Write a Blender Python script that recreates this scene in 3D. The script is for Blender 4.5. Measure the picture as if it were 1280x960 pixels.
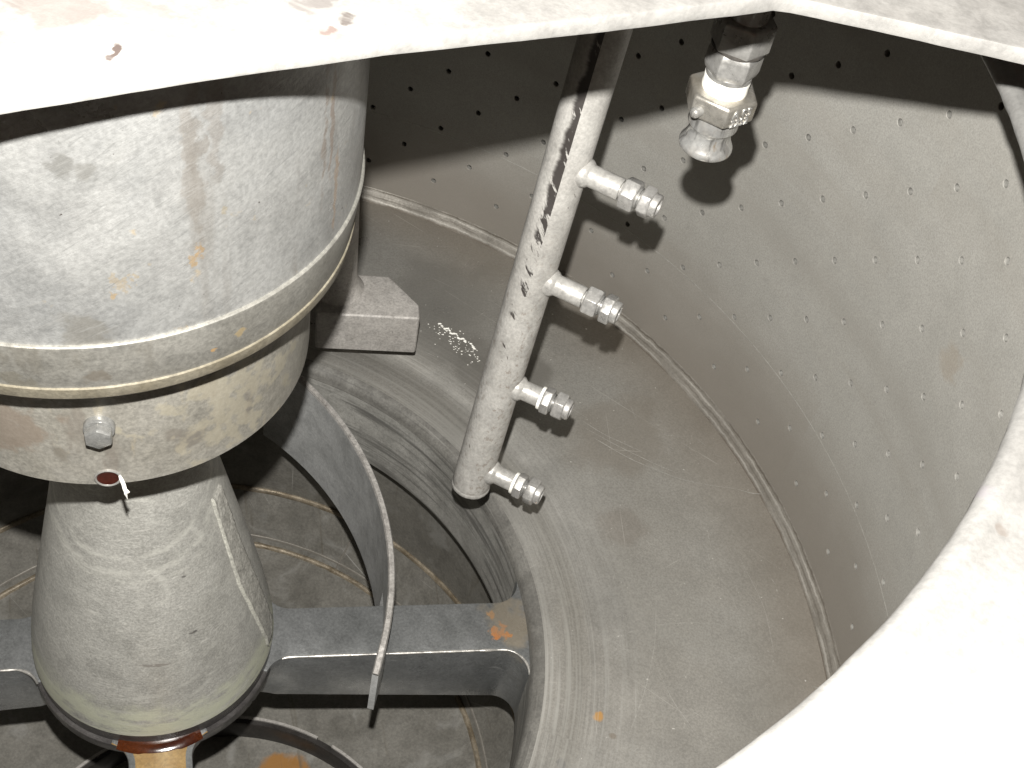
import bpy, bmesh, math, random
from mathutils import Vector, Matrix, noise as mnoise
from math import sin, cos, pi, radians, sqrt, atan2, hypot

for o in list(bpy.data.objects):
    bpy.data.objects.remove(o)
scene = bpy.context.scene
S = 0.6                     # one modelling unit = the basket's inner radius = 0.6 m
random.seed(7)

# ------------------------------------------------------------------ camera
CAM = Vector((0.4403227, -0.8241091, 1.5616320))
RIGHT = Vector((0.9669102, 0.2043916, 0.1526718))
DOWN = Vector((0.2539365, -0.7135728, -0.6529396))
FWD = Vector((-0.0245129, 0.6701029, -0.7418633))
cd = bpy.data.cameras.new('camera')
cam = bpy.data.objects.new('camera', cd)
scene.collection.objects.link(cam)
cd.sensor_width = 36.0
cd.lens = 43.70
cd.clip_start = 0.01
cd.clip_end = 50.0
m = Matrix((RIGHT, -DOWN, -FWD)).transposed().to_4x4()
m.translation = CAM * S
cam.matrix_world = m
scene.camera = cam

# ------------------------------------------------------------------ world, flash, exposure
w = bpy.data.worlds.new('World')
scene.world = w
w.use_nodes = True
bg = w.node_tree.nodes['Background']
bg.inputs[0].default_value = (1.0, 0.50, 0.28, 1)
bg.inputs[1].default_value = 0.10
FLASH = Vector((0.4095, -0.7462, 1.6330))
ld = bpy.data.lights.new('flash', 'POINT')
ld.energy = 88.0
ld.color = (1.0, 0.975, 0.93)
ld.shadow_soft_size = 0.006
fl = bpy.data.objects.new('flash', ld)
fl.location = FLASH * S
scene.collection.objects.link(fl)
scene.view_settings.view_transform = 'Standard'
scene.view_settings.look = 'None'
scene.view_settings.exposure = 0.0
scene.view_settings.gamma = 1.0
scene.render.engine = 'CYCLES'
scene.cycles.max_bounces = 8
scene.cycles.diffuse_bounces = 5
scene.cycles.glossy_bounces = 5
scene.cycles.sample_clamp_indirect = 4.0
scene.cycles.use_denoising = True

# ------------------------------------------------------------------ materials
class NT:
    def __init__(self, name):
        self.m = bpy.data.materials.new(name)
        self.m.use_nodes = True
        self.t = self.m.node_tree
        self.b = self.t.nodes['Principled BSDF']
        self.tc = self.n('ShaderNodeTexCoord')
        mp = self.n('ShaderNodeVectorMath', operation='SCALE')
        self.l(self.tc.outputs['Object'], mp.inputs[0])
        mp.inputs['Scale'].default_value = 1.0 / S
        self.obj = mp.outputs[0]
        self.uv = self.tc.outputs['UV']

    def n(self, kind, **kw):
        x = self.t.nodes.new(kind)
        for k, v in kw.items():
            setattr(x, k, v)
        return x

    def l(self, a, b):
        self.t.links.new(a, b)

    def scale(self, vec, s, rot=None):
        mp = self.n('ShaderNodeMapping')
        mp.inputs['Scale'].default_value = s if hasattr(s, '__len__') else (s, s, s)
        if rot:
            mp.inputs['Rotation'].default_value = rot
        self.l(vec, mp.inputs['Vector'])
        return mp.outputs[0]

    def noise(self, vec, s, detail=4, rough=0.55, dist=0.0, rot=None):
        x = self.n('ShaderNodeTexNoise')
        x.inputs['Scale'].default_value = 1.0
        x.inputs['Detail'].default_value = detail
        x.inputs['Roughness'].default_value = rough
        x.inputs['Distortion'].default_value = dist
        if rot:
            vec = self.scale(vec, 1.0, rot)
        self.l(self.scale(vec, s), x.inputs['Vector'])
        return x.outputs['Fac']

    def ramp(self, v, lo, hi, a=0.0, b=1.0):
        x = self.n('ShaderNodeMapRange', interpolation_type='SMOOTHSTEP')
        x.inputs['From Min'].default_value = lo
        x.inputs['From Max'].default_value = hi
        x.inputs['To Min'].default_value = a
        x.inputs['To Max'].default_value = b
        self.l(v, x.inputs['Value'])
        return x.outputs[0]

    def math(self, op, a, b=None):
        x = self.n('ShaderNodeMath', operation=op)
        for i, v in enumerate((a, b)):
            if v is None:
                continue
            if isinstance(v, (int, float)):
                x.inputs[i].default_value = v
            else:
                self.l(v, x.inputs[i])
        return x.outputs[0]

    def mix(self, fac, a, b, mode='MIX'):
        x = self.n('ShaderNodeMix', data_type='RGBA', blend_type=mode)
        for sock, v in ((x.inputs['Factor'], fac), (x.inputs[6], a), (x.inputs[7], b)):
            if isinstance(v, (int, float)):
                sock.default_value = v
            elif isinstance(v, tuple):
                sock.default_value = (*v, 1.0) if len(v) == 3 else v
            else:
                self.l(v, sock)
        return x.outputs[2]

    def spot(self, p, c, r, warp=0.5, ws=30.0, stretch=(1, 1, 1)):
        """soft irregular stain of radius r round point c (modelling units)"""
        nz = self.n('ShaderNodeTexNoise')
        nz.inputs['Scale'].default_value = ws
        nz.inputs['Detail'].default_value = 5
        self.l(p, nz.inputs['Vector'])
        sub = self.n('ShaderNodeVectorMath', operation='SUBTRACT')
        self.l(nz.outputs['Color'], sub.inputs[0])
        sub.inputs[1].default_value = (0.5, 0.5, 0.5)
        sc = self.n('ShaderNodeVectorMath', operation='SCALE')
        self.l(sub.outputs[0], sc.inputs[0])
        sc.inputs['Scale'].default_value = warp * r * 4
        ad = self.n('ShaderNodeVectorMath', operation='ADD')
        self.l(p, ad.inputs[0])
        self.l(sc.outputs[0], ad.inputs[1])
        d0 = self.n('ShaderNodeVectorMath', operation='SUBTRACT')
        self.l(ad.outputs[0], d0.inputs[0])
        d0.inputs[1].default_value = c
        d1 = self.n('ShaderNodeVectorMath', operation='MULTIPLY')
        self.l(d0.outputs[0], d1.inputs[0])
        d1.inputs[1].default_value = stretch
        ln = self.n('ShaderNodeVectorMath', operation='LENGTH')
        self.l(d1.outputs[0], ln.inputs[0])
        return self.ramp(ln.outputs['Value'], r * 0.55, r, 1.0, 0.0)


def metal(name, base, alt, rough=0.5, met=0.3, coord='obj', blotch=6.0, grain=320.0, grain_amt=0.22,
          streaks=(), spots=(), bump=0.12, bump_scale=None, extra=None, base_pt=(0, 0, 0), spec=0.5,
          rough_var=0.15, coat=0.0, mott=(0.82, 1.14)):
    k = NT(name)
    p = k.obj if coord == 'obj' else k.uv
    po = k.obj
    f = k.ramp(k.noise(po, blotch, 6, 0.62, 0.6), 0.36, 0.66)
    col = k.mix(f, base, alt)
    f2 = k.ramp(k.noise(po, blotch * 5.3, 5, 0.65, 0.3), 0.3, 0.72, mott[0], mott[1])
    col = k.mix(1.0, col, k.mix(f2, (0, 0, 0), (1, 1, 1)), 'MULTIPLY')
    g = k.noise(po, grain, 3, 0.7)
    f3 = k.ramp(g, 0.25, 0.75, 1 - grain_amt, 1 + grain_amt)
    gg = k.n('ShaderNodeVectorMath', operation='SCALE')
    k.l(col, gg.inputs[0])
    k.l(f3, gg.inputs['Scale'])
    col = gg.outputs[0]
    hs = [k.math('MULTIPLY', g, 0.5)]
    for st in streaks:            # (scale, rot, lo, hi, colour, amount, coord)
        sc, rot, lo, hi, c, amt = st[:6]
        v = k.uv if (len(st) > 6 and st[6] == 'uv') else k.obj
        n1 = k.noise(v, sc, 4, 0.6, 0.0, rot)
        mk = k.ramp(n1, lo, hi, 0.0, amt)
        col = k.mix(mk, col, c)
        hs.append(k.math('MULTIPLY', mk, 0.5))
    for sp in spots:              # (centre, r, colour, amount, warp, warp scale, stretch)
        c, r, colr, amt = sp[:4]
        wp = sp[4] if len(sp) > 4 else 0.5
        ws = sp[5] if len(sp) > 5 else 30.0
        stc = sp[6] if len(sp) > 6 else (1, 1, 1)
        c = tuple(c[i] - base_pt[i] for i in range(3))
        mk = k.math('MULTIPLY', k.spot(po, c, r, wp, ws, stc), amt)
        col = k.mix(mk, col, colr)
    if extra:
        col = extra(k, col, hs)
    k.l(col, k.b.inputs['Base Color'])
    k.b.inputs['Metallic'].default_value = met
    k.b.inputs['Specular IOR Level'].default_value = spec
    k.l(k.ramp(k.noise(po, blotch * 2.2, 5, 0.6), 0.3, 0.7, max(0.08, rough - rough_var), rough + rough_var), k.b.inputs['Roughness'])
    if coat:
        k.b.inputs['Coat Weight'].default_value = coat
        k.b.inputs['Coat Roughness'].default_value = 0.08
    h = hs[0]
    for x in hs[1:]:
        h = k.math('ADD', h, x)
    bp = k.n('ShaderNodeBump')
    bp.inputs['Strength'].default_value = bump
    bp.inputs['Distance'].default_value = 0.002
    k.l(h, bp.inputs['Height'])
    k.l(bp.outputs[0], k.b.inputs['Normal'])
    return k.m


RUST = (0.42, 0.17, 0.045)
TAN = (0.50, 0.36, 0.19)

# ------------------------------------------------------------------ geometry helpers (modelling units in, metres out)
COL = scene.collection


def thing(name, label, cat, base=(0, 0, 0), group=None):
    o = bpy.data.objects.new(name, None)
    o.empty_display_size = 0.05
    COL.objects.link(o)
    o.location = Vector(base) * S
    o['label'] = label
    o['category'] = cat
    if group:
        o['group'] = group
    return o


def world_base(o):
    b = Vector((0, 0, 0))
    while o is not None:
        b += Vector(o.location)
        o = o.parent
    return b / S


def link_mesh(name, V, Fc, mat, parent=None, uvs=None, smooth=True, normals=None, sharp=None, base=None, mats=None, fmat=None):
    """V in absolute modelling coordinates; the object sits at its parent's base"""
    off = world_base(parent) if parent else Vector(base or (0, 0, 0))
    me = bpy.data.meshes.new(name)
    me.from_pydata([tuple((Vector(v) - off) * S) for v in V], [], Fc)
    if uvs:
        ul = me.uv_layers.new(name='UVMap')
        for lp in me.loops:
            ul.data[lp.index].uv = uvs[lp.vertex_index]
    for mm in (mats or [mat]):
        me.materials.append(mm)
    if fmat:
        for i, q in enumerate(fmat):
            me.polygons[i].material_index = q
    if smooth:
        me.polygons.foreach_set('use_smooth', [True] * len(me.polygons))
    me.update()
    if sharp is not None:
        me.set_sharp_from_angle(angle=radians(sharp))
    if normals:
        me.normals_split_custom_set_from_vertices(normals)
    o = bpy.data.objects.new(name, me)
    COL.objects.link(o)
    if parent:
        o.parent = parent
    elif base:
        o.location = Vector(base) * S
    return o


def basis(axis):
    a = Vector(axis).normalized()
    h = Vector((0, 0, 1)) if abs(a.z) < 0.9 else Vector((1, 0, 0))
    x = a.cross(h).normalized()
    return x, a.cross(x), a


def lathe(profile, n=64, O=(0, 0, 0), axis=None, a0=0.0, a1=2 * pi, jit=None, cap0=False, cap1=False):
    """revolve (r, t) about the axis through O; returns V, F, UV"""
    O = Vector(O)
    if axis is None:
        ex, ey, ez = Vector((1, 0, 0)), Vector((0, 1, 0)), Vector((0, 0, 1))
    else:
        ex, ey, ez = basis(axis)
    full = abs(a1 - a0 - 2 * pi) < 1e-6
    nn = n + 1
    V, UV, Fc = [], [], []
    s = 0.0
    rm = max(p[0] for p in profile)
    for j, (r, t) in enumerate(profile):
        if j:
            s += hypot(r - profile[j - 1][0], t - profile[j - 1][1])
        for i in range(nn):
            a = a0 + (a1 - a0) * i / n
            rr, tt = (r, t) if jit is None else jit(j, a, r, t)
            V.append(O + ex * (rr * cos(a)) + ey * (rr * sin(a)) + ez * tt)
            UV.append((a * rm, s))
    for j in range(len(profile) - 1):
        for i in range(n):
            Fc.append((j * nn + i, j * nn + i + 1, (j + 1) * nn + i + 1, (j + 1) * nn + i))
    if full:                       # weld the seam so that the shading is continuous, keep the UV seam vertices
        pass
    if cap0:
        Fc.append(tuple(range(n - 1, -1, -1)))
    if cap1:
        Fc.append(tuple((len(profile) - 1) * nn + i for i in range(n)))
    return V, Fc, UV


def lathe_obj(name, profile, mat, parent=None, n=64, O=(0, 0, 0), axis=None, sharp=35, **kw):
    base = kw.pop('base', None)
    V, Fc, UV = lathe(profile, n, O, axis, **kw)
    o = link_mesh(name, V, Fc, mat, parent, UV, True, None, None, base)
    bm = bmesh.new()
    bm.from_mesh(o.data)
    bmesh.ops.remove_doubles(bm, verts=bm.verts, dist=1e-6)
    bmesh.ops.recalc_face_normals(bm, faces=bm.faces)
    bm.to_mesh(o.data)
    bm.free()
    if sharp:
        o.data.set_sharp_from_angle(angle=radians(sharp))
    return o


def hexnut(name, O, axis, t0, t1, r, mat, parent, rot=0.0, ch=0.12, n=6):
    """chamfered hexagonal nut, flat faces"""
    ex, ey, ez = basis(axis)
    O = Vector(O)
    bm = bmesh.new()
    h = t1 - t0
    # intersection look of a chamfer: corners lowered, flats full height
    rings = []
    for (t, f) in ((t0, 0.93), (t0 + ch * h, 1.0), (t1 - ch * h, 1.0), (t1, 0.93)):
        rg = []
        for i in range(n):
            a = rot + i * 2 * pi / n
            rg.append(bm.verts.new((O + ex * (r * f * cos(a)) + ey * (r * f * sin(a)) + ez * t)))
        rings.append(rg)
    for j in range(3):
        for i in range(n):
            bm.faces.new((rings[j][i], rings[j][(i + 1) % n], rings[j + 1][(i + 1) % n], rings[j + 1][i]))
    bm.faces.new(rings[0][::-1])
    bm.faces.new(rings[3])
    bmesh.ops.recalc_face_normals(bm, faces=bm.faces)
    bmesh.ops.bevel(bm, geom=[e for e in bm.edges], offset=r * 0.035, segments=2, affect='EDGES', profile=0.5)
    off = world_base(parent)
    for v in bm.verts:
        v.co = (v.co - off) * S
    me = bpy.data.meshes.new(name)
    bm.to_mesh(me)
    bm.free()
    me.materials.append(mat)
    me.polygons.foreach_set('use_smooth', [True] * len(me.polygons))
    me.set_sharp_from_angle(angle=radians(28))
    o = bpy.data.objects.new(name, me)
    COL.objects.link(o)
    o.parent = parent
    return o


def prism(name, pts, z0, z1, mat, parent=None, bevel=0.0, seg=2, base=None, jit=0.0):
    """plan polygon pts extruded from z0 to z1"""
    bm = bmesh.new()
    lo = [bm.verts.new((x, y, z0)) for x, y in pts]
    hi = [bm.verts.new((x, y, z1)) for x, y in pts]
    n = len(pts)
    bm.faces.new(lo[::-1])
    bm.faces.new(hi)
    for i in range(n):
        bm.faces.new((lo[i], lo[(i + 1) % n], hi[(i + 1) % n], hi[i]))
    bmesh.ops.recalc_face_normals(bm, faces=bm.faces)
    if bevel:
        ed = [e for e in bm.edges if e.calc_face_angle(0) > radians(40)]
        bmesh.ops.bevel(bm, geom=ed, offset=bevel, segments=seg, affect='EDGES', profile=0.6)
    off = world_base(parent) if parent else Vector(base or (0, 0, 0))
    for v in bm.verts:
        if jit:
            q = mnoise.noise_vector(v.co * 60) * jit
            v.co += q
        v.co = (v.co - off) * S
    me = bpy.data.meshes.new(name)
    bm.to_mesh(me)
    bm.free()
    me.materials.append(mat)
    me.polygons.foreach_set('use_smooth', [True] * len(me.polygons))
    me.set_sharp_from_angle(angle=radians(35))
    o = bpy.data.objects.new(name, me)
    COL.objects.link(o)
    if parent:
        o.parent = parent
    elif base:
        o.location = Vector(base) * S
    return o


# ================================================================== MATERIAL LIBRARY
def wall_extra(k, col, hs):
    # faint greasy bands running round the screen, brownish close to the weld
    n1 = k.noise(k.uv, (1.2, 9, 1), 4, 0.6, 0.4)
    col = k.mix(k.ramp(n1, 0.45, 0.7, 0.0, 0.35), col, (0.275, 0.255, 0.22))
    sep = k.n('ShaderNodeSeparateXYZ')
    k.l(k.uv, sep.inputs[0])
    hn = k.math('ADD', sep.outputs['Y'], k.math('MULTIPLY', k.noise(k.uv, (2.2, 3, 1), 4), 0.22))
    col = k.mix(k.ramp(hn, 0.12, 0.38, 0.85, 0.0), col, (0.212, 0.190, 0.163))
    hb = k.math('ADD', k.math('ABSOLUTE', k.math('SUBTRACT', sep.outputs['Y'], 0.37)), k.math('MULTIPLY', k.noise(k.uv, (2.5, 4, 1), 4), 0.03))
    col = k.mix(k.ramp(hb, 0.01, 0.055, 0.40, 0.0), col, (0.275, 0.262, 0.235))
    # the woven screen reads as a very fine grain
    wv = k.noise(k.uv, (900, 420, 1), 1, 0.5)
    col = k.mix(k.ramp(wv, 0.3, 0.7, 0.0, 0.25), col, (0.26, 0.25, 0.23))
    return col


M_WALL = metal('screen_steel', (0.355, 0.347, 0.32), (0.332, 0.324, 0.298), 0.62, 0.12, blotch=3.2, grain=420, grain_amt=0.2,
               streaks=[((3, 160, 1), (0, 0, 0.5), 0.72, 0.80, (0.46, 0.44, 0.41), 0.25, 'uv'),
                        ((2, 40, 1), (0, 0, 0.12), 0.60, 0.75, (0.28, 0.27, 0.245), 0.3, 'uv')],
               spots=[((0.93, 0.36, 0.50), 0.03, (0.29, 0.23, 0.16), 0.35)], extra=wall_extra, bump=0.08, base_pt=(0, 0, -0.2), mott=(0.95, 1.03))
M_HOLE = metal('perforation_steel', (0.30, 0.293, 0.27), (0.25, 0.244, 0.225), 0.6, 0.2, blotch=30, bump=0.0)


def floor_extra(k, col, hs):
    # turning marks round the axis: light close to the lip, sparse further out
    tm = k.noise(k.uv, (1.6, 150, 1), 3, 0.6)
    sep = k.n('ShaderNodeSeparateXYZ')
    k.l(k.uv, sep.inputs[0])
    near = k.ramp(sep.outputs['Y'], 0.24, 0.44, 0.0, 1.0)
    col = k.mix(k.math('MULTIPLY', k.ramp(tm, 0.42, 0.66, 0.0, 0.75), near), col, (0.43, 0.42, 0.39))
    tm2 = k.noise(k.uv, (2.5, 260, 1), 2, 0.6)
    col = k.mix(k.math('MULTIPLY', k.ramp(tm2, 0.52, 0.74, 0.0, 0.5), near), col, (0.22, 0.213, 0.196))
    tm3 = k.noise(k.uv, (5, 420, 1), 2, 0.5)
    col = k.mix(k.ramp(tm3, 0.70, 0.78, 0.0, 0.35), col, (0.50, 0.485, 0.455))
    # brown film next to the weld
    edge = k.math('ADD', sep.outputs['Y'], k.math('MULTIPLY', k.noise(k.uv, (3, 6, 1), 4), 0.10))
    col = k.mix(k.ramp(edge, 0.05, 0.22, 0.55, 0.0), col, (0.235, 0.20, 0.158))
    # random hair scratches
    for i, (rx, sc) in enumerate(((0.4, (4, 260, 4)), (1.3, (3, 300, 3)), (2.3, (5, 240, 5)), (2.9, (4, 320, 4)))):
        s1 = k.noise(k.obj, sc, 2, 0.5, 0.0, (0, 0, rx))
        gate = k.ramp(k.noise(k.obj, 5.0 + i, 3), 0.48, 0.6)
        mk = k.math('MULTIPLY', k.ramp(s1, 0.715, 0.75, 0.0, 0.6), gate)
        col = k.mix(mk, col, (0.52, 0.50, 0.46))
    # tiny bright nicks
    vn = k.noise(k.obj, 150, 2, 0.5)
    col = k.mix(k.ramp(vn, 0.745, 0.79, 0.0, 0.85), col, (0.72, 0.70, 0.66))
    hs.append(k.math('MULTIPLY', tm, 0.4))
    return col


M_FLOOR = metal('worn_floor_steel', (0.350, 0.340, 0.315), (0.315, 0.302, 0.275), 0.40, 0.48, blotch=3.0, grain=300, grain_amt=0.16,
                spots=[((0.635, 0.046, -0.034), 0.0095, (0.55, 0.30, 0.09), 0.95, 0.35, 90),
                       ((0.660, 0.020, -0.034), 0.006, (0.20, 0.16, 0.12), 0.6),
                       ((0.595, -0.040, -0.034), 0.010, (0.20, 0.20, 0.20), 0.6),
                       ((0.62, 0.38, -0.034), 0.05, (0.21, 0.18, 0.15), 0.35, 0.4, 12),
                       ((0.23, 0.75, -0.034), 0.15, (0.225, 0.216, 0.196), 0.6, 0.4, 8),
                       ((0.36, 0.63, -0.034), 0.10, (0.205, 0.195, 0.175), 0.7, 0.5, 10),
                       ((0.60, 0.55, -0.034), 0.12, (0.25, 0.225, 0.19), 0.5, 0.5, 8)],
                extra=floor_extra, bump=0.10, base_pt=(0, 0, -0.2), mott=(0.93, 1.04))
M_LIP = metal('dull_lip_steel', (0.19, 0.184, 0.168), (0.145, 0.14, 0.128), 0.5, 0.25, blotch=12, grain=260, grain_amt=0.2,
              streaks=[((4, 160, 1), None, 0.52, 0.70, (0.27, 0.262, 0.24), 0.6, 'uv'), ((3, 120, 1), None, 0.54, 0.70, (0.09, 0.087, 0.08), 0.6, 'uv')], bump=0.15)
M_RIM = metal('streaked_rim_steel', (0.40, 0.392, 0.365), (0.29, 0.284, 0.262), 0.5, 0.15, blotch=9, grain=260, grain_amt=0.2,
              streaks=[((1.8, 55, 1), None, 0.46, 0.64, (0.115, 0.112, 0.104), 0.85, 'uv'),
                       ((3, 120, 1), None, 0.60, 0.74, (0.34, 0.33, 0.30), 0.55, 'uv')], bump=0.15)


def weld_extra(k, col, hs):
    rp = k.noise(k.uv, (7, 260, 1), 3, 0.6)
    col = k.mix(k.ramp(rp, 0.50, 0.75, 0.0, 0.35), col, (0.33, 0.31, 0.275))
    bl = k.noise(k.uv, (3.5, 200, 1), 4, 0.6)
    col = k.mix(k.ramp(bl, 0.56, 0.7, 0.0, 0.6), col, (0.15, 0.135, 0.115))
    fl_ = k.noise(k.uv, (50, 160, 1), 2, 0.5)
    col = k.mix(k.ramp(fl_, 0.74, 0.80, 0.0, 0.6), col, (0.55, 0.53, 0.49))
    hs.append(rp)
    return col


def main_weld_extra(k, col, hs):
    col = weld_extra(k, col, hs)
    sep = k.n('ShaderNodeSeparateXYZ')
    k.l(k.uv, sep.inputs[0])
    wob = k.math('ADD', sep.outputs['Y'], k.math('MULTIPLY', k.math('SUBTRACT', k.noise(k.uv, (26, 40, 1), 5, 0.7), 0.5), 0.012))
    for v0, wd, c, am in ((0.0035, 0.0022, (0.10, 0.085, 0.065), 0.75), (0.0095, 0.0022, (0.42, 0.40, 0.36), 0.7), (0.0165, 0.0022, (0.12, 0.105, 0.085), 0.5), (0.0235, 0.0022, (0.44, 0.42, 0.38), 0.65), (0.0290, 0.0025, (0.15, 0.125, 0.10), 0.7)):
        ds = k.math('ABSOLUTE', k.math('SUBTRACT', wob, v0))
        col = k.mix(k.math('MULTIPLY', k.ramp(ds, wd * 0.3, wd, am, 0.0), k.ramp(k.noise(k.uv, (9, 60, 1), 4, 0.65), 0.36, 0.56, 0.05, 1.0)), col, c)
    return col


M_WELD_MAIN = metal('fillet_weld_metal', (0.265, 0.248, 0.22), (0.225, 0.208, 0.182), 0.40, 0.35, blotch=6, grain=200, grain_amt=0.12, extra=main_weld_extra, bump=0.25, mott=(0.92, 1.06))
M_WELD = metal('weld_metal', (0.265, 0.248, 0.22), (0.225, 0.208, 0.182), 0.40, 0.35, blotch=6, grain=200, grain_amt=0.12, extra=weld_extra, bump=0.25, mott=(0.92, 1.06))
M_WELD_BROWN = metal('browned_weld_metal', (0.30, 0.255, 0.19), (0.17, 0.135, 0.09), 0.42, 0.4, blotch=25, grain=200, extra=weld_extra, bump=0.4)
M_SEAM = metal('screen_seam_steel', (0.36, 0.35, 0.32), (0.33, 0.32, 0.29), 0.5, 0.2, blotch=8)
M_SPOKE = metal('cast_spoke_steel', (0.160, 0.164, 0.164), (0.132, 0.136, 0.135), 0.36, 0.3, blotch=7, grain=240, grain_amt=0.2,
                streaks=[((20, 20, 90), (0.3, 0, 0.3), 0.64, 0.74, (0.32, 0.32, 0.31), 0.4)],
                spots=[((0.470, 0.150, -0.06), 0.013, (0.50, 0.17, 0.03), 0.8, 1.0, 90),
                       ((0.452, 0.176, -0.06), 0.008, (0.46, 0.20, 0.05), 0.75, 0.8, 120),
                       ((0.49, 0.175, -0.06), 0.05, (0.25, 0.21, 0.15), 0.6, 0.5, 30),
                       ((0.515, 0.215, -0.05), 0.010, (0.18, 0.09, 0.05), 0.8),
                       ((0.485, 0.148, -0.06), 0.008, (0.50, 0.19, 0.04), 0.6, 1.0, 120)], bump=0.2, base_pt=(0, 0, -0.2))
M_EDGE = metal('rubbed_bright_edge', (0.62, 0.60, 0.56), (0.34, 0.33, 0.31), 0.35, 0.6, blotch=30, grain=200, bump=0.2)


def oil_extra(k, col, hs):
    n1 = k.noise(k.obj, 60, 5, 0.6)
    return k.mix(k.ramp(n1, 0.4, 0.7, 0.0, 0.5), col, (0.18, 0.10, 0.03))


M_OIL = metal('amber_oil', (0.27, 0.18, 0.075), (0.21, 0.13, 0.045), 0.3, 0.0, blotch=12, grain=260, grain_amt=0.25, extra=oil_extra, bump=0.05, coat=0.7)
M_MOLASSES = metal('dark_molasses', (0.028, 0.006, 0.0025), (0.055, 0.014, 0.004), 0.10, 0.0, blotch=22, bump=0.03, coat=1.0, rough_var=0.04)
M_DRAIN_BORE = metal('dark_red_bore', (0.035, 0.007, 0.004), (0.022, 0.005, 0.003), 0.35, 0.0, blotch=12, bump=0.02, spec=0.2)


def cone_extra(k, col, hs):
    sp = k.noise(k.obj, (170, 170, 300), 4, 0.75)
    col = k.mix(k.ramp(sp, 0.46, 0.62, 0.0, 0.45), col, (0.25, 0.245, 0.225))
    lt = k.noise(k.obj, (70, 70, 240), 5, 0.75)
    col = k.mix(k.ramp(lt, 0.58, 0.72, 0.0, 0.5), col, (0.55, 0.54, 0.49))
    hr = k.noise(k.obj, (30, 30, 220), 3, 0.6)
    col = k.mix(k.ramp(hr, 0.60, 0.72, 0.0, 0.4), col, (0.56, 0.55, 0.51))
    # greenish pale deposit towards the foot
    sep = k.n('ShaderNodeSeparateXYZ')
    k.l(k.obj, sep.inputs[0])
    zz = k.math('ADD', sep.outputs['Z'], k.math('MULTIPLY', k.noise(k.obj, 24, 5, 0.7), 0.12))
    dep = k.math('MULTIPLY', k.ramp(zz, 0.125, 0.175, 1.0, 0.0), k.ramp(k.noise(k.obj, (14, 14, 50), 5, 0.7), 0.34, 0.52))
    col = k.mix(k.math('MULTIPLY', dep, 0.85), col, (0.47, 0.48, 0.375))
    # swirl marks
    for (cx_, cy_, cz_), R_, w_, am in (((0.02, -0.085, 0.425), 0.128, 0.007, 0.55), ((0.02, -0.085, 0.425), 0.152, 0.010, 0.5), ((0.03, -0.085, 0.44), 0.180, 0.006, 0.4), ((0.02, -0.10, 0.30), 0.345, 0.012, 0.5)):
        ds = k.n('ShaderNodeVectorMath', operation='DISTANCE')
        k.l(k.obj, ds.inputs[0])
        ds.inputs[1].default_value = (cx_, cy_, cz_ + 0.07)
        dd_ = k.math('ADD', ds.outputs['Value'], k.math('MULTIPLY', k.math('SUBTRACT', k.noise(k.obj, 14, 4), 0.5), 0.035))
        ab = k.math('ABSOLUTE', k.math('SUBTRACT', dd_, R_))
        mk_ = k.math('MULTIPLY', k.ramp(ab, 0.0, w_, am, 0.0), k.ramp(k.noise(k.obj, (40, 40, 90), 4, 0.7), 0.38, 0.58))
        col = k.mix(mk_, col, (0.50, 0.495, 0.45))
    sw = k.n('ShaderNodeTexWave', wave_type='RINGS', rings_direction='SPHERICAL')
    sw.inputs['Scale'].default_value = 9.0
    sw.inputs['Distortion'].default_value = 6.0
    sw.inputs['Detail'].default_value = 5.0
    mp = k.n('ShaderNodeMapping')
    mp.inputs['Location'].default_value = (0.0, 0.15, -0.42)
    mp.inputs['Scale'].default_value = (1, 1, 1.3)
    k.l(k.obj, mp.inputs['Vector'])
    k.l(mp.outputs[0], sw.inputs['Vector'])
    sm = k.math('MULTIPLY', k.ramp(sw.outputs['Fac'], 0.80, 0.97), k.ramp(k.noise(k.obj, 16, 4), 0.50, 0.66, 0.0, 0.28))
    col = k.mix(sm, col, (0.55, 0.545, 0.50))
    hs.append(sp)
    return col


M_CONE = metal('chalky_cone_steel', (0.36, 0.355, 0.33), (0.315, 0.31, 0.285), 0.55, 0.2, blotch=5, grain=330, grain_amt=0.26,
               spots=[((0.064, -0.125, 0.115), 0.012, (0.18, 0.165, 0.15), 0.8, 0.3, 40, (0.55, 0.55, 3.0)),
                      ((0.095, -0.09, 0.155), 0.010, (0.08, 0.075, 0.07), 0.9, 0.2, 40, (0.6, 2.0, 3.5)),
                      ((0.078, -0.075, 0.255), 0.010, (0.08, 0.075, 0.07), 0.8, 0.3, 60, (0.6, 3.0, 3.5))],
               extra=cone_extra, bump=0.22, base_pt=(0, 0, -0.07))


M_STRIPE = metal('rough_stripe_deposit', (0.31, 0.303, 0.275), (0.26, 0.253, 0.228), 0.75, 0.05, blotch=20, grain=260, grain_amt=0.35, bump=0.5)
M_DEPOSIT = metal('pale_deposit', (0.43, 0.425, 0.375), (0.34, 0.335, 0.30), 0.75, 0.05, blotch=26, grain=240, grain_amt=0.3, bump=0.5)


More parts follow.
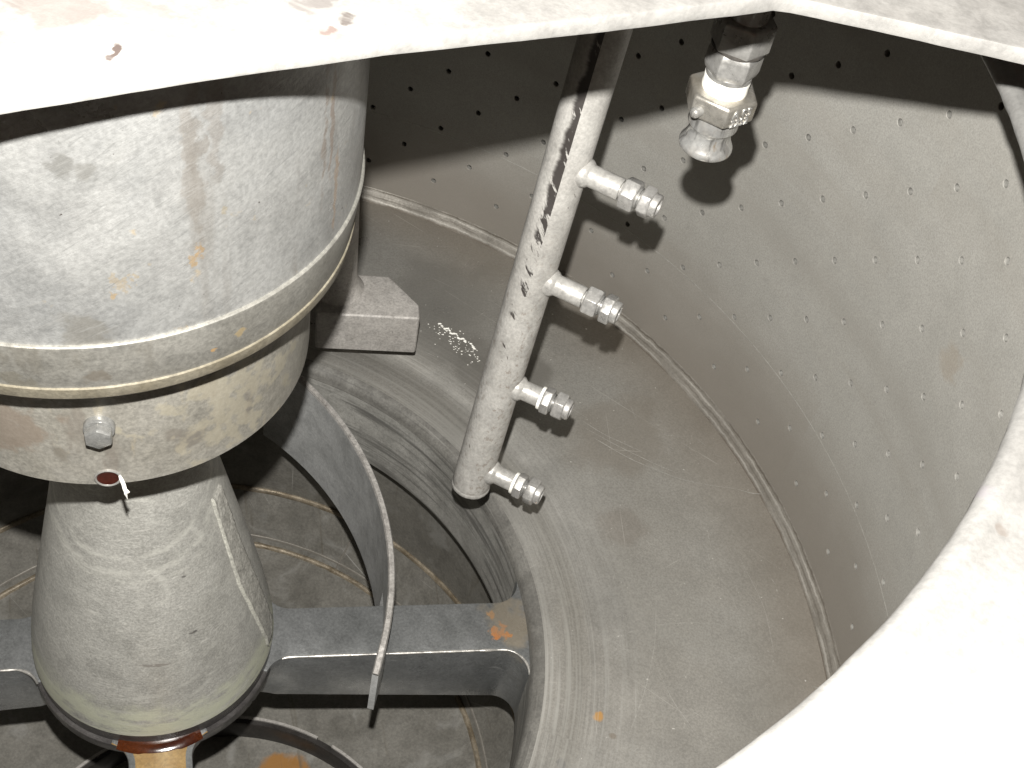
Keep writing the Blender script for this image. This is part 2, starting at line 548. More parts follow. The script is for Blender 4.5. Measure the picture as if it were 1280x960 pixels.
def valve_extra(k, col, hs):
    # oblique brushing
    b1 = k.noise(k.obj, (34, 34, 330), 4, 0.65, 0.3, (0.0, 0.55, 0.2))
    col = k.mix(k.ramp(b1, 0.54, 0.70, 0.0, 0.55), col, (0.33, 0.33, 0.318))
    b2 = k.noise(k.obj, (26, 26, 380), 4, 0.65, 0.3, (0.1, 0.75, 0.0))
    col = k.mix(k.ramp(b2, 0.58, 0.72, 0.0, 0.35), col, (0.13, 0.132, 0.13))
    st = k.noise(k.obj, (26, 26, 3.0), 4, 0.6)
    col = k.mix(k.ramp(st, 0.58, 0.72, 0.0, 0.3), col, (0.155, 0.135, 0.11))
    sp = k.noise(k.obj, 130, 3, 0.55)
    col = k.mix(k.ramp(sp, 0.74, 0.78, 0.0, 0.9), col, (0.06, 0.05, 0.045))
    ys = k.noise(k.obj, 40, 4, 0.6)
    col = k.mix(k.ramp(ys, 0.66, 0.74, 0.0, 0.5), col, (0.42, 0.33, 0.20))
    hs.append(k.math('MULTIPLY', b1, 0.6))
    return col


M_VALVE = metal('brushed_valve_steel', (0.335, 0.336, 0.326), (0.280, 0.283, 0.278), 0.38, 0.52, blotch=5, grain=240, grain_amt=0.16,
                spots=[((0.1653, -0.1746, 0.8994), 0.0055, (0.40, 0.26, 0.12), 0.75, 0.9, 160, (1, 1, 0.6)),
                       ((0.1600, -0.1790, 0.8880), 0.0040, (0.38, 0.26, 0.13), 0.7, 1.0, 180, (1, 1, 0.45)),
                       ((0.1178, -0.2129, 0.8818), 0.0070, (0.34, 0.265, 0.16), 0.45, 1.4, 160, (1, 1, 0.6)),
                       ((0.1120, -0.2160, 0.8720), 0.0042, (0.38, 0.27, 0.14), 0.65, 1.2, 180),
                       ((0.1270, -0.2070, 0.8880), 0.0042, (0.35, 0.27, 0.16), 0.5, 1.2, 180),
                       ((0.1800, -0.1600, 0.9300), 0.004, (0.35, 0.29, 0.18), 0.45, 0.9, 160),
                       ((0.2320, -0.0445, 0.8750), 0.0040, (0.30, 0.20, 0.12), 0.5, 0.8, 90, (1, 1, 0.07)),
                       ((0.1640, -0.1760, 0.985), 0.010, (0.175, 0.15, 0.125), 0.4, 0.9, 60, (1, 1, 0.10)),
                       ((0.1760, -0.1640, 1.010), 0.008, (0.18, 0.155, 0.13), 0.35, 0.9, 60, (1, 1, 0.12)),
                       ((0.2240, -0.0660, 0.955), 0.005, (0.17, 0.125, 0.09), 0.5, 0.7, 60, (1, 1, 0.05)),
                       ((0.2290, -0.0560, 0.960), 0.004, (0.19, 0.13, 0.09), 0.5, 0.7, 60, (1, 1, 0.05)),
                       ((0.0917, -0.2270, 0.9960), 0.012, (0.15, 0.147, 0.135), 0.6, 0.5, 70),
                       ((0.1060, -0.2210, 0.9890), 0.010, (0.16, 0.155, 0.14), 0.5, 0.5, 70),
                       ((0.0947, -0.2256, 0.8320), 0.025, (0.17, 0.155, 0.125), 0.45, 0.6, 40)],
                extra=valve_extra, bump=0.16, base_pt=(0, 0, 0.568))
M_RING = metal('stained_ring_steel', (0.265, 0.254, 0.226), (0.228, 0.217, 0.188), 0.5, 0.25, blotch=9, grain=240, grain_amt=0.22,
               spots=[((0.1340, -0.146, 0.622), 0.018, (0.155, 0.142, 0.12), 0.75, 0.6, 50),
                      ((0.122, -0.155, 0.637), 0.011, (0.165, 0.15, 0.128), 0.7, 0.5, 40),
                      ((0.0328, -0.1915, 0.6167), 0.012, (0.15, 0.135, 0.11), 0.7, 0.5, 40),
                      ((0.165, -0.10, 0.640), 0.075, (0.33, 0.30, 0.225), 0.55, 1.2, 40),
                      ((-0.014, -0.194, 0.652), 0.05, (0.20, 0.16, 0.125), 0.7, 0.7, 40)],
               streaks=[((30, 30, 7), None, 0.56, 0.68, (0.14, 0.12, 0.10), 0.5),
                        ((40, 40, 12), None, 0.58, 0.70, (0.38, 0.325, 0.215), 0.5)], bump=0.16, base_pt=(0, 0, 0.568))
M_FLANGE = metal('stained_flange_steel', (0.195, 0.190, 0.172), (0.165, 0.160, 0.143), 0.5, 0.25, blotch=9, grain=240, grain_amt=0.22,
               spots=[((0.0950, -0.2230, 0.7760), 0.012, (0.115, 0.10, 0.08), 0.7, 0.8, 60),
                      ((0.1689, -0.1671, 0.7820), 0.004, (0.36, 0.22, 0.09), 0.8, 0.8, 120),
                      ((0.1860, -0.1480, 0.7900), 0.006, (0.30, 0.23, 0.12), 0.7, 0.8, 100),
                      ((0.0364, -0.2426, 0.7750), 0.016, (0.125, 0.115, 0.09), 0.6, 0.8, 50)],
               streaks=[((22, 22, 7), None, 0.58, 0.70, (0.11, 0.10, 0.08), 0.45)], bump=0.16, base_pt=(0, 0, 0.568))
M_LIPTAN = metal('tan_stained_lip', (0.215, 0.196, 0.152), (0.17, 0.15, 0.108), 0.5, 0.25, blotch=14, grain=240, grain_amt=0.2, bump=0.15)
M_CHROME = metal('bright_plated_steel', (0.50, 0.50, 0.485), (0.40, 0.385, 0.36), 0.20, 0.66, blotch=30, grain=200, grain_amt=0.08, bump=0.03, rough_var=0.08,
                 streaks=[((90, 90, 12), None, 0.54, 0.66, (0.10, 0.095, 0.09), 0.7), ((60, 60, 30), None, 0.62, 0.72, (0.30, 0.20, 0.10), 0.6)])  # dark and brown bands paint mirrored surroundings into the plating
M_GALV = metal('satin_fitting_steel', (0.36, 0.355, 0.34), (0.29, 0.285, 0.27), 0.36, 0.6, blotch=25, grain=260, grain_amt=0.12, bump=0.06)
M_BRASSY = metal('worn_collar_steel', (0.40, 0.385, 0.35), (0.33, 0.30, 0.25), 0.32, 0.75, blotch=18, grain=240, grain_amt=0.12, bump=0.06)
M_BOLT = metal('grey_bolt_steel', (0.31, 0.31, 0.30), (0.25, 0.25, 0.24), 0.30, 0.6, blotch=40, grain=260, grain_amt=0.12, bump=0.06)
M_TAPE = metal('white_thread_tape', (0.86, 0.85, 0.80), (0.80, 0.78, 0.72), 0.6, 0.0, blotch=30, grain=200, grain_amt=0.06, bump=0.1)
M_NUT = metal('silver_nut_steel', (0.42, 0.412, 0.394), (0.36, 0.35, 0.334), 0.38, 0.5, blotch=25, grain=220, grain_amt=0.12, bump=0.06)
M_SCRATCH = metal('bright_scratch', (0.46, 0.447, 0.415), (0.40, 0.388, 0.36), 0.45, 0.3, blotch=40, bump=0.0)
M_BORE = metal('dark_bore', (0.05, 0.045, 0.04), (0.03, 0.028, 0.025), 0.6, 0.0, blotch=20, bump=0.0)


def pipe_extra(k, col, hs):
    # UV: u runs round the pipe (r*angle), v along it from the top
    sep = k.n('ShaderNodeSeparateXYZ')
    k.l(k.uv, sep.inputs[0])
    u0 = PIPE_U
    wob = k.math('MULTIPLY', k.math('SUBTRACT', k.noise(k.uv, (0.1, 26, 1), 4, 0.7), 0.5), 0.020)
    # the flaked strip wanders from the middle to the left edge on the way down
    drift = k.math('MULTIPLY', k.math('SUBTRACT', sep.outputs['Y'], 0.45), -0.010)
    du = k.math('ABSOLUTE', k.math('SUBTRACT', k.math('ADD', k.math('ADD', sep.outputs['X'], wob), drift), u0))
    band = k.ramp(du, 0.0055, 0.0125, 1.0, 0.0)
    shard = k.noise(k.uv, (60, 20, 1), 4, 0.7, 0.0, (0, 0, -0.75))
    shard = k.noise(k.scale(k.uv, 1.0, (0, 0, -0.62)), (80, 19, 1), 4, 0.65)
    fade = k.ramp(sep.outputs['Y'], 0.30, 0.86, 0.22, -0.14)
    mk = k.ramp(k.math('ADD', k.math('MULTIPLY', shard, 1.0), fade), 0.55, 0.60)
    mk = k.math('MULTIPLY', mk, band)
    col = k.mix(mk, col, (0.045, 0.04, 0.037))
    # pitting on the left flank, heavier further down
    du2 = k.math('SUBTRACT', sep.outputs['X'], u0)
    flank = k.math('MULTIPLY', k.ramp(du2, -0.030, -0.002, 1.0, 0.15) if PIPE_FLIP else k.ramp(du2, 0.002, 0.030, 0.15, 1.0), k.ramp(sep.outputs['Y'], 0.45, 0.75, 0.1, 1.0))
    pit = k.noise(k.uv, (130, 90, 1), 5, 0.75)
    pm = k.math('MULTIPLY', k.ramp(pit, 0.53, 0.62, 0.0, 0.8), flank)
    col = k.mix(pm, col, (0.24, 0.21, 0.18))
    nick = k.noise(k.scale(k.uv, 1.0, (0, 0, -0.6)), (220, 60, 1), 2, 0.5)
    nm = k.math('MULTIPLY', k.ramp(nick, 0.70, 0.73, 0.0, 0.9), k.ramp(k.noise(k.uv, (12, 9, 1), 3), 0.5, 0.6))
    col = k.mix(nm, col, (0.09, 0.08, 0.07))
    hs.append(k.math('MULTIPLY', k.math('MAXIMUM', mk, pm), -1.5))
    return col


PIPE_P0, PIPE_P1 = Vector((0.4082, 0.3450, 0.8230)), Vector((0.3752, 0.2620, 0.1265))
PIPE_EX, PIPE_EY, PIPE_EZ = None, None, None


def basis(axis):
    a = Vector(axis).normalized()
    h = Vector((0, 0, 1)) if abs(a.z) < 0.9 else Vector((1, 0, 0))
    x = a.cross(h).normalized()
    return x, a.cross(x), a


PIPE_EX, PIPE_EY, PIPE_EZ = basis(PIPE_P1 - PIPE_P0)
# azimuth of the flaked strip (it faces -y, slightly to the left) in the pipe's own basis
PIPE_DIR = Vector((-0.10, -1.0, 0))
PIPE_U = 0.0272 * (atan2(PIPE_DIR.dot(PIPE_EY), PIPE_DIR.dot(PIPE_EX)) % (2 * pi))
_l = Vector((-1, 0, 0))
PIPE_FLIP = (0.0272 * (atan2(_l.dot(PIPE_EY), _l.dot(PIPE_EX)) % (2 * pi))) < PIPE_U
M_PIPE = metal('silver_painted_pipe', (0.43, 0.418, 0.393), (0.37, 0.358, 0.334), 0.5, 0.2, blotch=8, grain=260, grain_amt=0.16, extra=pipe_extra, bump=0.25)
M_STUB = metal('silver_painted_stub', (0.43, 0.42, 0.395), (0.36, 0.35, 0.33), 0.42, 0.3, blotch=22, grain=240, grain_amt=0.14,
               streaks=[((90, 90, 90), None, 0.68, 0.74, (0.12, 0.10, 0.09), 0.8)], bump=0.15)
M_PLOW = metal('grey_plough_paint', (0.37, 0.352, 0.33), (0.32, 0.303, 0.282), 0.6, 0.08, blotch=11, grain=260, grain_amt=0.22,
               streaks=[((60, 60, 260), (0.2, 0.3, 0), 0.62, 0.72, (0.22, 0.21, 0.20), 0.45),
                        ((70, 70, 70), None, 0.66, 0.74, (0.15, 0.14, 0.13), 0.6)], bump=0.25)
M_BLADE = metal('scuffed_blade_steel', (0.46, 0.465, 0.46), (0.37, 0.375, 0.37), 0.48, 0.15, blotch=8, grain=260, grain_amt=0.18,
                streaks=[((20, 20, 160), (0.15, 0.3, 0), 0.62, 0.74, (0.58, 0.58, 0.56), 0.5),
                         ((24, 24, 120), (-0.2, 0.2, 0), 0.64, 0.74, (0.20, 0.20, 0.195), 0.5)], bump=0.18)
M_BLADE_EDGE = metal('worn_blade_edge', (0.34, 0.326, 0.306), (0.26, 0.246, 0.23), 0.6, 0.15, blotch=20, grain=240, grain_amt=0.3,
                     streaks=[((120, 120, 120), None, 0.60, 0.70, (0.12, 0.11, 0.10), 0.7)], bump=0.35)


def cover_extra(k, col, hs):
    n1 = k.noise(k.obj, (9, 70, 9), 5, 0.65, 0.8, (0, 0, 0.2))
    col = k.mix(k.ramp(n1, 0.52, 0.70, 0.0, 0.5), col, (0.20, 0.193, 0.182))
    n2 = k.noise(k.obj, (20, 44, 20), 5, 0.7, 1.2)
    col = k.mix(k.ramp(n2, 0.66, 0.72, 0.0, 0.6), col, (0.19, 0.165, 0.14))
    return col


M_COVER = metal('pale_cover_paint', (0.21, 0.206, 0.196), (0.175, 0.171, 0.163), 0.55, 0.1, blotch=9, grain=200, grain_amt=0.10,
                spots=[((0.1028, -0.2217, 1.118), 0.030, (0.13, 0.11, 0.10), 0.6, 0.7, 40, (0.8, 1.6, 1)),
                       ((0.150, -0.205, 1.118), 0.020, (0.14, 0.12, 0.11), 0.55, 0.8, 50, (0.7, 1.6, 1)),
                       ((0.247, -0.135, 1.118), 0.022, (0.115, 0.105, 0.10), 0.75, 0.9, 45),
                       ((0.262, -0.160, 1.118), 0.008, (0.07, 0.06, 0.055), 0.9, 0.6, 80),
                       ((0.152, -0.252, 1.118), 0.009, (0.06, 0.045, 0.04), 0.95, 0.6, 90, (2.4, 0.9, 1)),
                       ((0.138, -0.275, 1.118), 0.010, (0.25, 0.17, 0.12), 0.6, 0.5, 60),
                       ((0.257, -0.178, 1.118), 0.006, (0.12, 0.09, 0.08), 0.9, 0.9, 80),
                       ((0.745, 0.075, 1.118), 0.016, (0.25, 0.17, 0.10), 0.7, 0.6, 60, (2.5, 0.8, 1))],
                extra=cover_extra, bump=0.15)
M_CAP = metal('pale_rim_steel', (0.285, 0.281, 0.27), (0.272, 0.268, 0.257), 0.42, 0.5, blotch=9, grain=200, grain_amt=0.12,
              streaks=[((2, 90, 1), None, 0.52, 0.68, (0.36, 0.355, 0.34), 0.2, 'uv'),
                       ((2, 60, 1), None, 0.58, 0.70, (0.245, 0.241, 0.23), 0.15, 'uv')],
              spots=[((0.725, -0.33, 1.0), 0.006, (0.20, 0.165, 0.14), 0.5, 0.6, 80),
                     ((0.715, -0.30, 1.0), 0.010, (0.30, 0.28, 0.30), 0.6, 0.6, 80)], bump=0.08, base_pt=(0, 0, -0.2), mott=(0.93, 1.05))


def pan_extra(k, col, hs):
    d1 = k.noise(k.obj, (3, 60, 3), 3, 0.6, 0.6, (0, 0, 1.1))
    col = k.mix(k.ramp(d1, 0.62, 0.74, 0.0, 0.5), col, (0.10, 0.085, 0.06))
    d2 = k.noise(k.obj, 12, 5, 0.65, 0.8)
    col = k.mix(k.ramp(d2, 0.52, 0.70, 0.0, 0.45), col, (0.34, 0.335, 0.315))
    d3 = k.noise(k.obj, (3, 300, 3), 2, 0.5, 0.0, (0, 0, 0.5))
    col = k.mix(k.ramp(d3, 0.70, 0.75, 0.0, 0.6), col, (0.42, 0.41, 0.39))
    return col


M_PAN = metal('casing_pan_steel', (0.205, 0.196, 0.174), (0.165, 0.157, 0.138), 0.45, 0.25, blotch=6, grain=200, grain_amt=0.18,
              spots=[((0.160, 0.115, -0.65), 0.045, (0.32, 0.15, 0.03), 0.9, 0.4, 25),
                     ((0.36, -0.03, -0.64), 0.02, (0.15, 0.08, 0.05), 0.5, 0.5, 40)], extra=pan_extra, bump=0.1)
M_CURB = metal('blackened_curb', (0.035, 0.030, 0.027), (0.022, 0.02, 0.018), 0.5, 0.1, blotch=10)
M_HUB = metal('dark_hub_steel', (0.09, 0.085, 0.082), (0.06, 0.056, 0.055), 0.35, 0.4, blotch=12, bump=0.12)

# ================================================================== STRUCTURE: the casing pan far below
ZP = -0.645
pan = lathe_obj('casing_floor', [(0.0, ZP - 0.02), (0.2, ZP - 0.01), (0.4, ZP), (0.545, ZP + 0.017), (0.610, -0.523), (0.612, -0.50), (0.612, -0.245), (0.618, -0.240), (1.25, -0.240)], M_PAN, None, n=128, sharp=20)
pan['kind'] = 'structure'
casing = lathe_obj('casing_wall', [(1.24, -0.245), (1.24, 0.98), (1.26, 0.98), (1.26, -0.245)], M_PAN, None, n=96)
casing['kind'] = 'structure'


def bead(name, r, z, c, h, wd, mat, parent, n=260, amp=0.35, sc=90):
    prof = [(r + wd, -0.003), (r + wd * 0.7, h * 0.75), (r, h), (r - wd * 0.7, h * 0.75), (r - wd, -0.004)]

    def jit(j, a, rr, t):
        q = mnoise.noise(Vector((cos(a) * sc * r, sin(a) * sc * r, j * 7.3)))
        return rr + q * wd * 0.25, t + (abs(q) * h * amp if 0 < j < 4 else 0)
    return lathe_obj(name, prof, mat, parent, n=n, O=(c[0], c[1], z), sharp=None, jit=jit)


bead('weld_seam', 0.545, ZP + 0.018, (0, 0), 0.005, 0.006, M_WELD_BROWN, pan)
bead('weld_seam', 0.609, -0.523, (0, 0), 0.005, 0.005, M_WELD_BROWN, pan)
bead('weld_seam', 0.556, ZP + 0.034, (0, 0), 0.003, 0.0025, M_WELD, pan)
# short radial weld joining the two circular seams
V, Fc = [], []
ra_ = radians(75.5)
A0 = Vector((0.607 * cos(ra_), 0.607 * sin(ra_), -0.527))
A1 = Vector((0.548 * cos(ra_ + 0.02), 0.548 * sin(ra_ + 0.02), ZP + 0.022))
dv = (A1 - A0).normalized()
nv = dv.cross(Vector((-cos(ra_) * 0.85, -sin(ra_) * 0.85, 0.5))).normalized()
up_ = nv.cross(dv).normalized()
if up_.z < 0:
    up_ = -up_
for i in range(31):
    q = A0.lerp(A1, i / 30)
    wob = mnoise.noise(q * 80) * 0.001
    for j, (o_, h_) in enumerate(((-0.0026, -0.003), (-0.0014, 0.0016), (0.0014, 0.0016), (0.0026, -0.003))):
        V.append(q + nv * (o_ + wob) + up_ * h_)
for i in range(30):
    for j in range(3):
        Fc.append((i * 4 + j, i * 4 + j + 1, i * 4 + 5 + j, i * 4 + 4 + j))
link_mesh('weld_seam', V, Fc, M_WELD, pan, [(v.x, v.y) for v in V])
# curb round the outlet, with a notch in its top edge
CO = (0.131, -0.183, 0)
curb = lathe_obj('outlet_curb', [(0.357, ZP - 0.03), (0.357, ZP + 0.035), (0.355, ZP + 0.040), (0.345, ZP + 0.040), (0.343, ZP + 0.036), (0.343, ZP - 0.03)],
                 M_CURB, pan, n=120, O=CO)
lathe_obj('curb_edge', [(0.358, ZP + 0.039), (0.358, ZP + 0.044), (0.353, ZP + 0.044), (0.353, ZP + 0.039)], M_PLOW, pan, n=100, O=CO,
          a0=radians(78), a1=radians(360 + 73))

# ================================================================== BASKET
ZB = -0.2
basket = thing('centrifuge_basket', 'large round grey steel basket with a wall full of small holes and a spoked bottom', 'centrifuge basket', (0, 0, ZB))

# ---- perforated wall: every hole is a real recess
a_st = 2 * pi / 96
th0, z0, dz = 0.5117, 0.050, 0.0615
V, Fc, UV, NR, FM = [], [], [], [], []


def addv(th, z, r=1.0, nr=None):
    V.append((r * cos(th), r * sin(th), z))
    UV.append((th, z))
    NR.append(nr if nr else (-cos(th), -sin(th), 0))
    return len(V) - 1


def quad_plain(ta, tb, za, zb):
    for q in range(3):
        t0, t1 = ta + (tb - ta) * q / 3, ta + (tb - ta) * (q + 1) / 3
        i = [addv(t0, za), addv(t1, za), addv(t1, zb), addv(t0, zb)]
        Fc.append(tuple(i[::-1]))
        FM.append(0)


def cell(tc, zc):
    ta, tb, za, zb = tc - a_st / 2, tc + a_st / 2, zc - dz, zc + dz
    # boundary points ordered counter-clockwise in (theta, z), starting on the right side
    bp = []
    for i in range(3):
        bp.append((tb, za + (zb - za) * (i / 3)))
    for i in range(3):
        bp.append((tb + (ta - tb) * (i / 3), zb))
    for i in range(3):
        bp.append((ta, zb + (za - zb) * (i / 3)))
    for i in range(3):
        bp.append((ta + (tb - ta) * (i / 3), za))
    n = 12
    cang = [atan2(z - zc, t - tc) for t, z in bp]
    r1, r2, r3, dep = 0.0056, 0.0051, 0.0046, 0.0085
    B = [addv(t, z) for t, z in bp]
    # even angles starting at the lower right corner's direction
    ang = [-pi / 4 + 2 * pi * i / n for i in range(n)]
    R1 = [addv(tc + r1 * cos(q), zc + r1 * sin(q)) for q in ang]
    for i in range(n):
        j = (i + 1) % n
        Fc.append((B[i], R1[i], R1[j], B[j]))
        FM.append(0)

    def ring(r, d, nf):
        out = []
        for q in ang:
            th = tc + r * cos(q)
            z = zc + r * sin(q)
            e = Vector((-sin(th), cos(th), 0))
            nin = Vector((-cos(th), -sin(th), 0))
            side = (e * -cos(q) + Vector((0, 0, -sin(q))))
            out.append(addv(th, z, 1.0 + d, tuple((side * nf + nin * (1 - nf)).normalized())))
        return out
    L0, L1 = ring(r1, 0.0, 0.30), ring(r2, 0.0010, 0.45)
    L2, L3 = ring(r2, 0.0010, 1.0), ring(r3, dep, 1.0)
    for P, Q, mi in ((L0, L1, 0), (L2, L3, 1)):
        for i in range(n):
            j = (i + 1) % n
            Fc.append((P[i], Q[i], Q[j], P[j]))
            FM.append(mi)
    L4 = ring(r3, dep, 0.0)
    Fc.append(tuple(L4))
    FM.append(1)


zl = z0 - dz
for mcol in range(96):
    tc = th0 - mcol * a_st
    par = mcol % 2
    if par == 0:
        for kk in range(0, 15, 2):
            cell(tc, z0 + dz * kk)
    else:
        quad_plain(tc - a_st / 2, tc + a_st / 2, zl, zl + dz)
        for kk in range(1, 14, 2):
            cell(tc, z0 + dz * kk)
        quad_plain(tc - a_st / 2, tc + a_st / 2, zl + 15 * dz, zl + 16 * dz)
    quad_plain(tc - a_st / 2, tc + a_st / 2, -0.06, zl)
    quad_plain(tc - a_st / 2, tc + a_st / 2, zl + 16 * dz, 0.9860)
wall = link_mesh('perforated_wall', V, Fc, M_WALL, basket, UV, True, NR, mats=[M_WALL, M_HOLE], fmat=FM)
# outer skin of the basket
lathe_obj('outer_shell', [(1.03, -0.06), (1.03, 0.986)], M_FLOOR, basket, n=96)
# overlap seam of the screen
lathe_obj('screen_seam', [(1.0002, 0.1634), (0.9998, 0.1631), (0.9998, 0.1617), (1.0002, 0.1612)], M_SEAM, basket, n=192, sharp=None)

# ---- weld between wall and floor
wp = [(1.0004, -0.0125), (0.9975, -0.0150), (0.9965, -0.0185), (0.9940, -0.0208), (0.9908, -0.0235), (0.9888, -0.0275), (0.9868, -0.0298), (0.9848, -0.0318), (0.9825, -0.037)]


def wjit(j, a, r, t):
    q = mnoise.noise(Vector((cos(a) * 38, sin(a) * 38, j * 3.1)))
    q2 = mnoise.noise(Vector((cos(a) * 60, sin(a) * 60, j * 5.7)))
    if j in (0, 8):
        return r, t
    return r - 0.0006 * q - 0.0003 * q2, t + 0.0004 * q2 + 0.0003 * q


lathe_obj('weld_bead', wp, M_WELD_MAIN, basket, n=900, jit=wjit, sharp=None)

# ---- floor ring and its inner rim
fp = [(1.0, -0.036), (0.80, -0.034), (0.70, -0.0345), (0.6405, -0.0345), (0.640, -0.0350), (0.606, -0.0350), (0.6055, -0.0345), (0.570, -0.0345), (0.5560, -0.0350)]
lathe_obj('basket_floor', fp, M_FLOOR, basket, n=240, sharp=50)
rp = [(0.5560, -0.0350), (0.5500, -0.0375), (0.5420, -0.0440), (0.5385, -0.0500), (0.5368, -0.058)]
rw = [(0.5368, -0.058), (0.5372, -0.066), (0.5370, -0.12), (0.5375, -0.205), (0.5400, -0.2170), (0.546, -0.220), (0.66, -0.215), (1.03, -0.06)]


def rjit(j, a, r, t):
    if 0 < j < 4:
        q = mnoise.noise(Vector((cos(a) * 70, sin(a) * 70, 0.0)))
        return r + q * 0.0008, t
    return r, t


lathe_obj('rim_bevel', rp, M_LIP, basket, n=600, jit=rjit, sharp=45)
lathe_obj('inner_rim', rw, M_RIM, basket, n=240, sharp=45)

# ---- long scratches and dried white flecks lying on the floor
V, Fc = [], []


def ribbon(pts, wd, z=-0.0325):
    n0 = len(V)
    P = []
    for i in range(len(pts) - 1):
        a, b = Vector(pts[i]), Vector(pts[i + 1])
        for j in range(8):
            P.append(a.lerp(b, j / 8))
    P.append(Vector(pts[-1]))
    # smooth the polyline
    for _ in range(6):
        P = [P[0]] + [(P[i - 1] + P[i] * 2 + P[i + 1]) / 4 for i in range(1, len(P) - 1)] + [P[-1]]
    for i, p in enumerate(P):
        d = (P[min(i + 1, len(P) - 1)] - P[max(i - 1, 0)]).normalized()
        nn = Vector((-d.y, d.x))
        w_ = 0.62 * wd * (0.35 + 0.65 * abs(mnoise.noise(Vector((p.x * 40, p.y * 40, 1.0)))) * 1.6) * min(1.0, 0.25 + i / 5, 0.25 + (len(P) - 1 - i) / 5)
        for s_ in (-1, 1):
            V.append((p.x + nn.x * w_ * s_, p.y + nn.y * w_ * s_, z))
    for i in range(len(P) - 1):
        b_ = n0 + i * 2
        Fc.append((b_, b_ + 2, b_ + 3, b_ + 1))


ribbon([(0.516, 0.577), (0.560, 0.558), (0.612, 0.546), (0.640, 0.540)], 0.0009)
ribbon([(0.530, 0.560), (0.590, 0.540), (0.668, 0.520), (0.705, 0.516)], 0.0008)
ribbon([(0.545, 0.545), (0.610, 0.520), (0.698, 0.505), (0.745, 0.508), (0.795, 0.516)], 0.0010)
ribbon([(0.795, 0.516), (0.82, 0.515), (0.843, 0.520)], 0.0012)
ribbon([(0.70, 0.16), (0.735, 0.10), (0.775, 0.06)], 0.0007)
ribbon([(0.66, 0.20), (0.74, 0.235), (0.80, 0.25)], 0.0005)
ribbon([(0.62, 0.30), (0.66, 0.345), (0.69, 0.39)], 0.0005)
ribbon([(0.69, 0.27), (0.70, 0.18), (0.695, 0.10), (0.68, 0.02)], 0.0007)
ribbon([(0.80, 0.40), (0.86, 0.30), (0.88, 0.22)], 0.0006)
rs = random.Random(3)
for _ in range(110):
    a = rs.uniform(-0.35, 1.25)
    r = rs.choice((rs.uniform(0.86, 0.965), rs.uniform(0.62, 0.96)))
    p = Vector((r * cos(a), r * sin(a)))
    d = rs.uniform(0, 2 * pi)
    L = rs.choice((0.003, 0.004, 0.008, 0.014, 0.03))
    ribbon([tuple(p), (p.x + L * cos(d), p.y + L * sin(d))], rs.uniform(0.0004, 0.0009))
scr = link_mesh('floor_scratches', V, Fc, M_SCRATCH, basket, smooth=False)
scr['kind'] = 'stuff'
V, Fc = [], []
for _ in range(150):
    t = rs.random()
    px = 0.232 + 0.085 * t + rs.gauss(0, 0.012)
    py = 0.705 - 0.052 * t + rs.gauss(0, 0.011)
    w_ = rs.uniform(0.0006, 0.0016)
    if rs.random() < 0.35:
        px, py = 0.232 + 0.075 * t, 0.712 - 0.034 * t + 0.003 * sin(t * 30)
        w_ = rs.uniform(0.0015, 0.003)
    n0 = len(V)
    for q in range(5):
        an = q * 2 * pi / 5
        V.append((px + w_ * cos(an) * rs.uniform(0.7, 1.6), py + w_ * sin(an) * rs.uniform(0.5, 1.0), -0.0335))
    V.append((px, py, -0.0335 + w_ * 0.7))
    for q in range(5):
        Fc.append((n0 + q, n0 + (q + 1) % 5, n0 + 5))
flk = link_mesh('dried_flecks', V, Fc, M_TAPE, basket, smooth=False)
flk['kind'] = 'stuff'

# ---- spokes and hub
def spoke_outline(hw, ri, ro, rh, R, ang, sink=0.02):
    """plan outline with fillets tangent to the hub circle rh and the rim circle R"""
    up = []
    N = 10
    uc = sqrt((rh + ri) ** 2 - (hw + ri) ** 2)
    a1 = atan2(-(hw + ri), -uc)          # from the fillet centre towards the axis
    a0 = -pi / 2
    a1 = a1 if a1 <= a0 else a1 - 2 * pi
    tp = (uc + ri * cos(a1), hw + ri + ri * sin(a1))
    f = (rh - sink) / rh
    up.append((tp[0] * f, tp[1] * f))
    for i in range(N + 1):
        q = a1 + (a0 - a1) * i / N
        up.append((uc + ri * cos(q), hw + ri + ri * sin(q)))
    uo = sqrt((R - ro) ** 2 - (hw + ro) ** 2)
    b1 = atan2(hw + ro, uo)
    for i in range(N + 1):
        q = -pi / 2 + (b1 + pi / 2) * i / N
        up.append((uo + ro * cos(q), hw + ro + ro * sin(q)))
    tp = up[-1]
    up.append((tp[0] * (R + sink) / R, tp[1] * (R + sink) / R))
    full = up + [(x, -y) for x, y in up[::-1]]
    c, s = cos(ang), sin(ang)
    return [(x * c - y * s, x * s + y * c) for x, y in full]


def edge_strip(name, pts, z, mat, parent, wd=0.0022):
    """thin rubbed bead that follows a spoke's upper front edge"""
    V, Fc = [], []
    for i, p in enumerate(pts):
        a = Vector((*pts[max(0, i - 1)], 0))
        b = Vector((*pts[min(len(pts) - 1, i + 1)], 0))
        d = (b - a).normalized()
        nn = Vector((-d.y, d.x, 0))
        q = mnoise.noise(Vector((p[0] * 60, p[1] * 60, 3)))
        ww = wd * (1 + 0.6 * q)
        P = Vector((p[0], p[1], z))
        for k in range(6):
            an = 2 * pi * k / 6
            V.append(P + nn * (ww * cos(an)) + Vector((0, 0, ww * sin(an))))
    for i in range(len(pts) - 1):
        for k in range(6):
            Fc.append((i * 6 + k, i * 6 + (k + 1) % 6, i * 6 + 6 + (k + 1) % 6, i * 6 + 6 + k))
    return link_mesh(name, V, Fc, mat, parent)


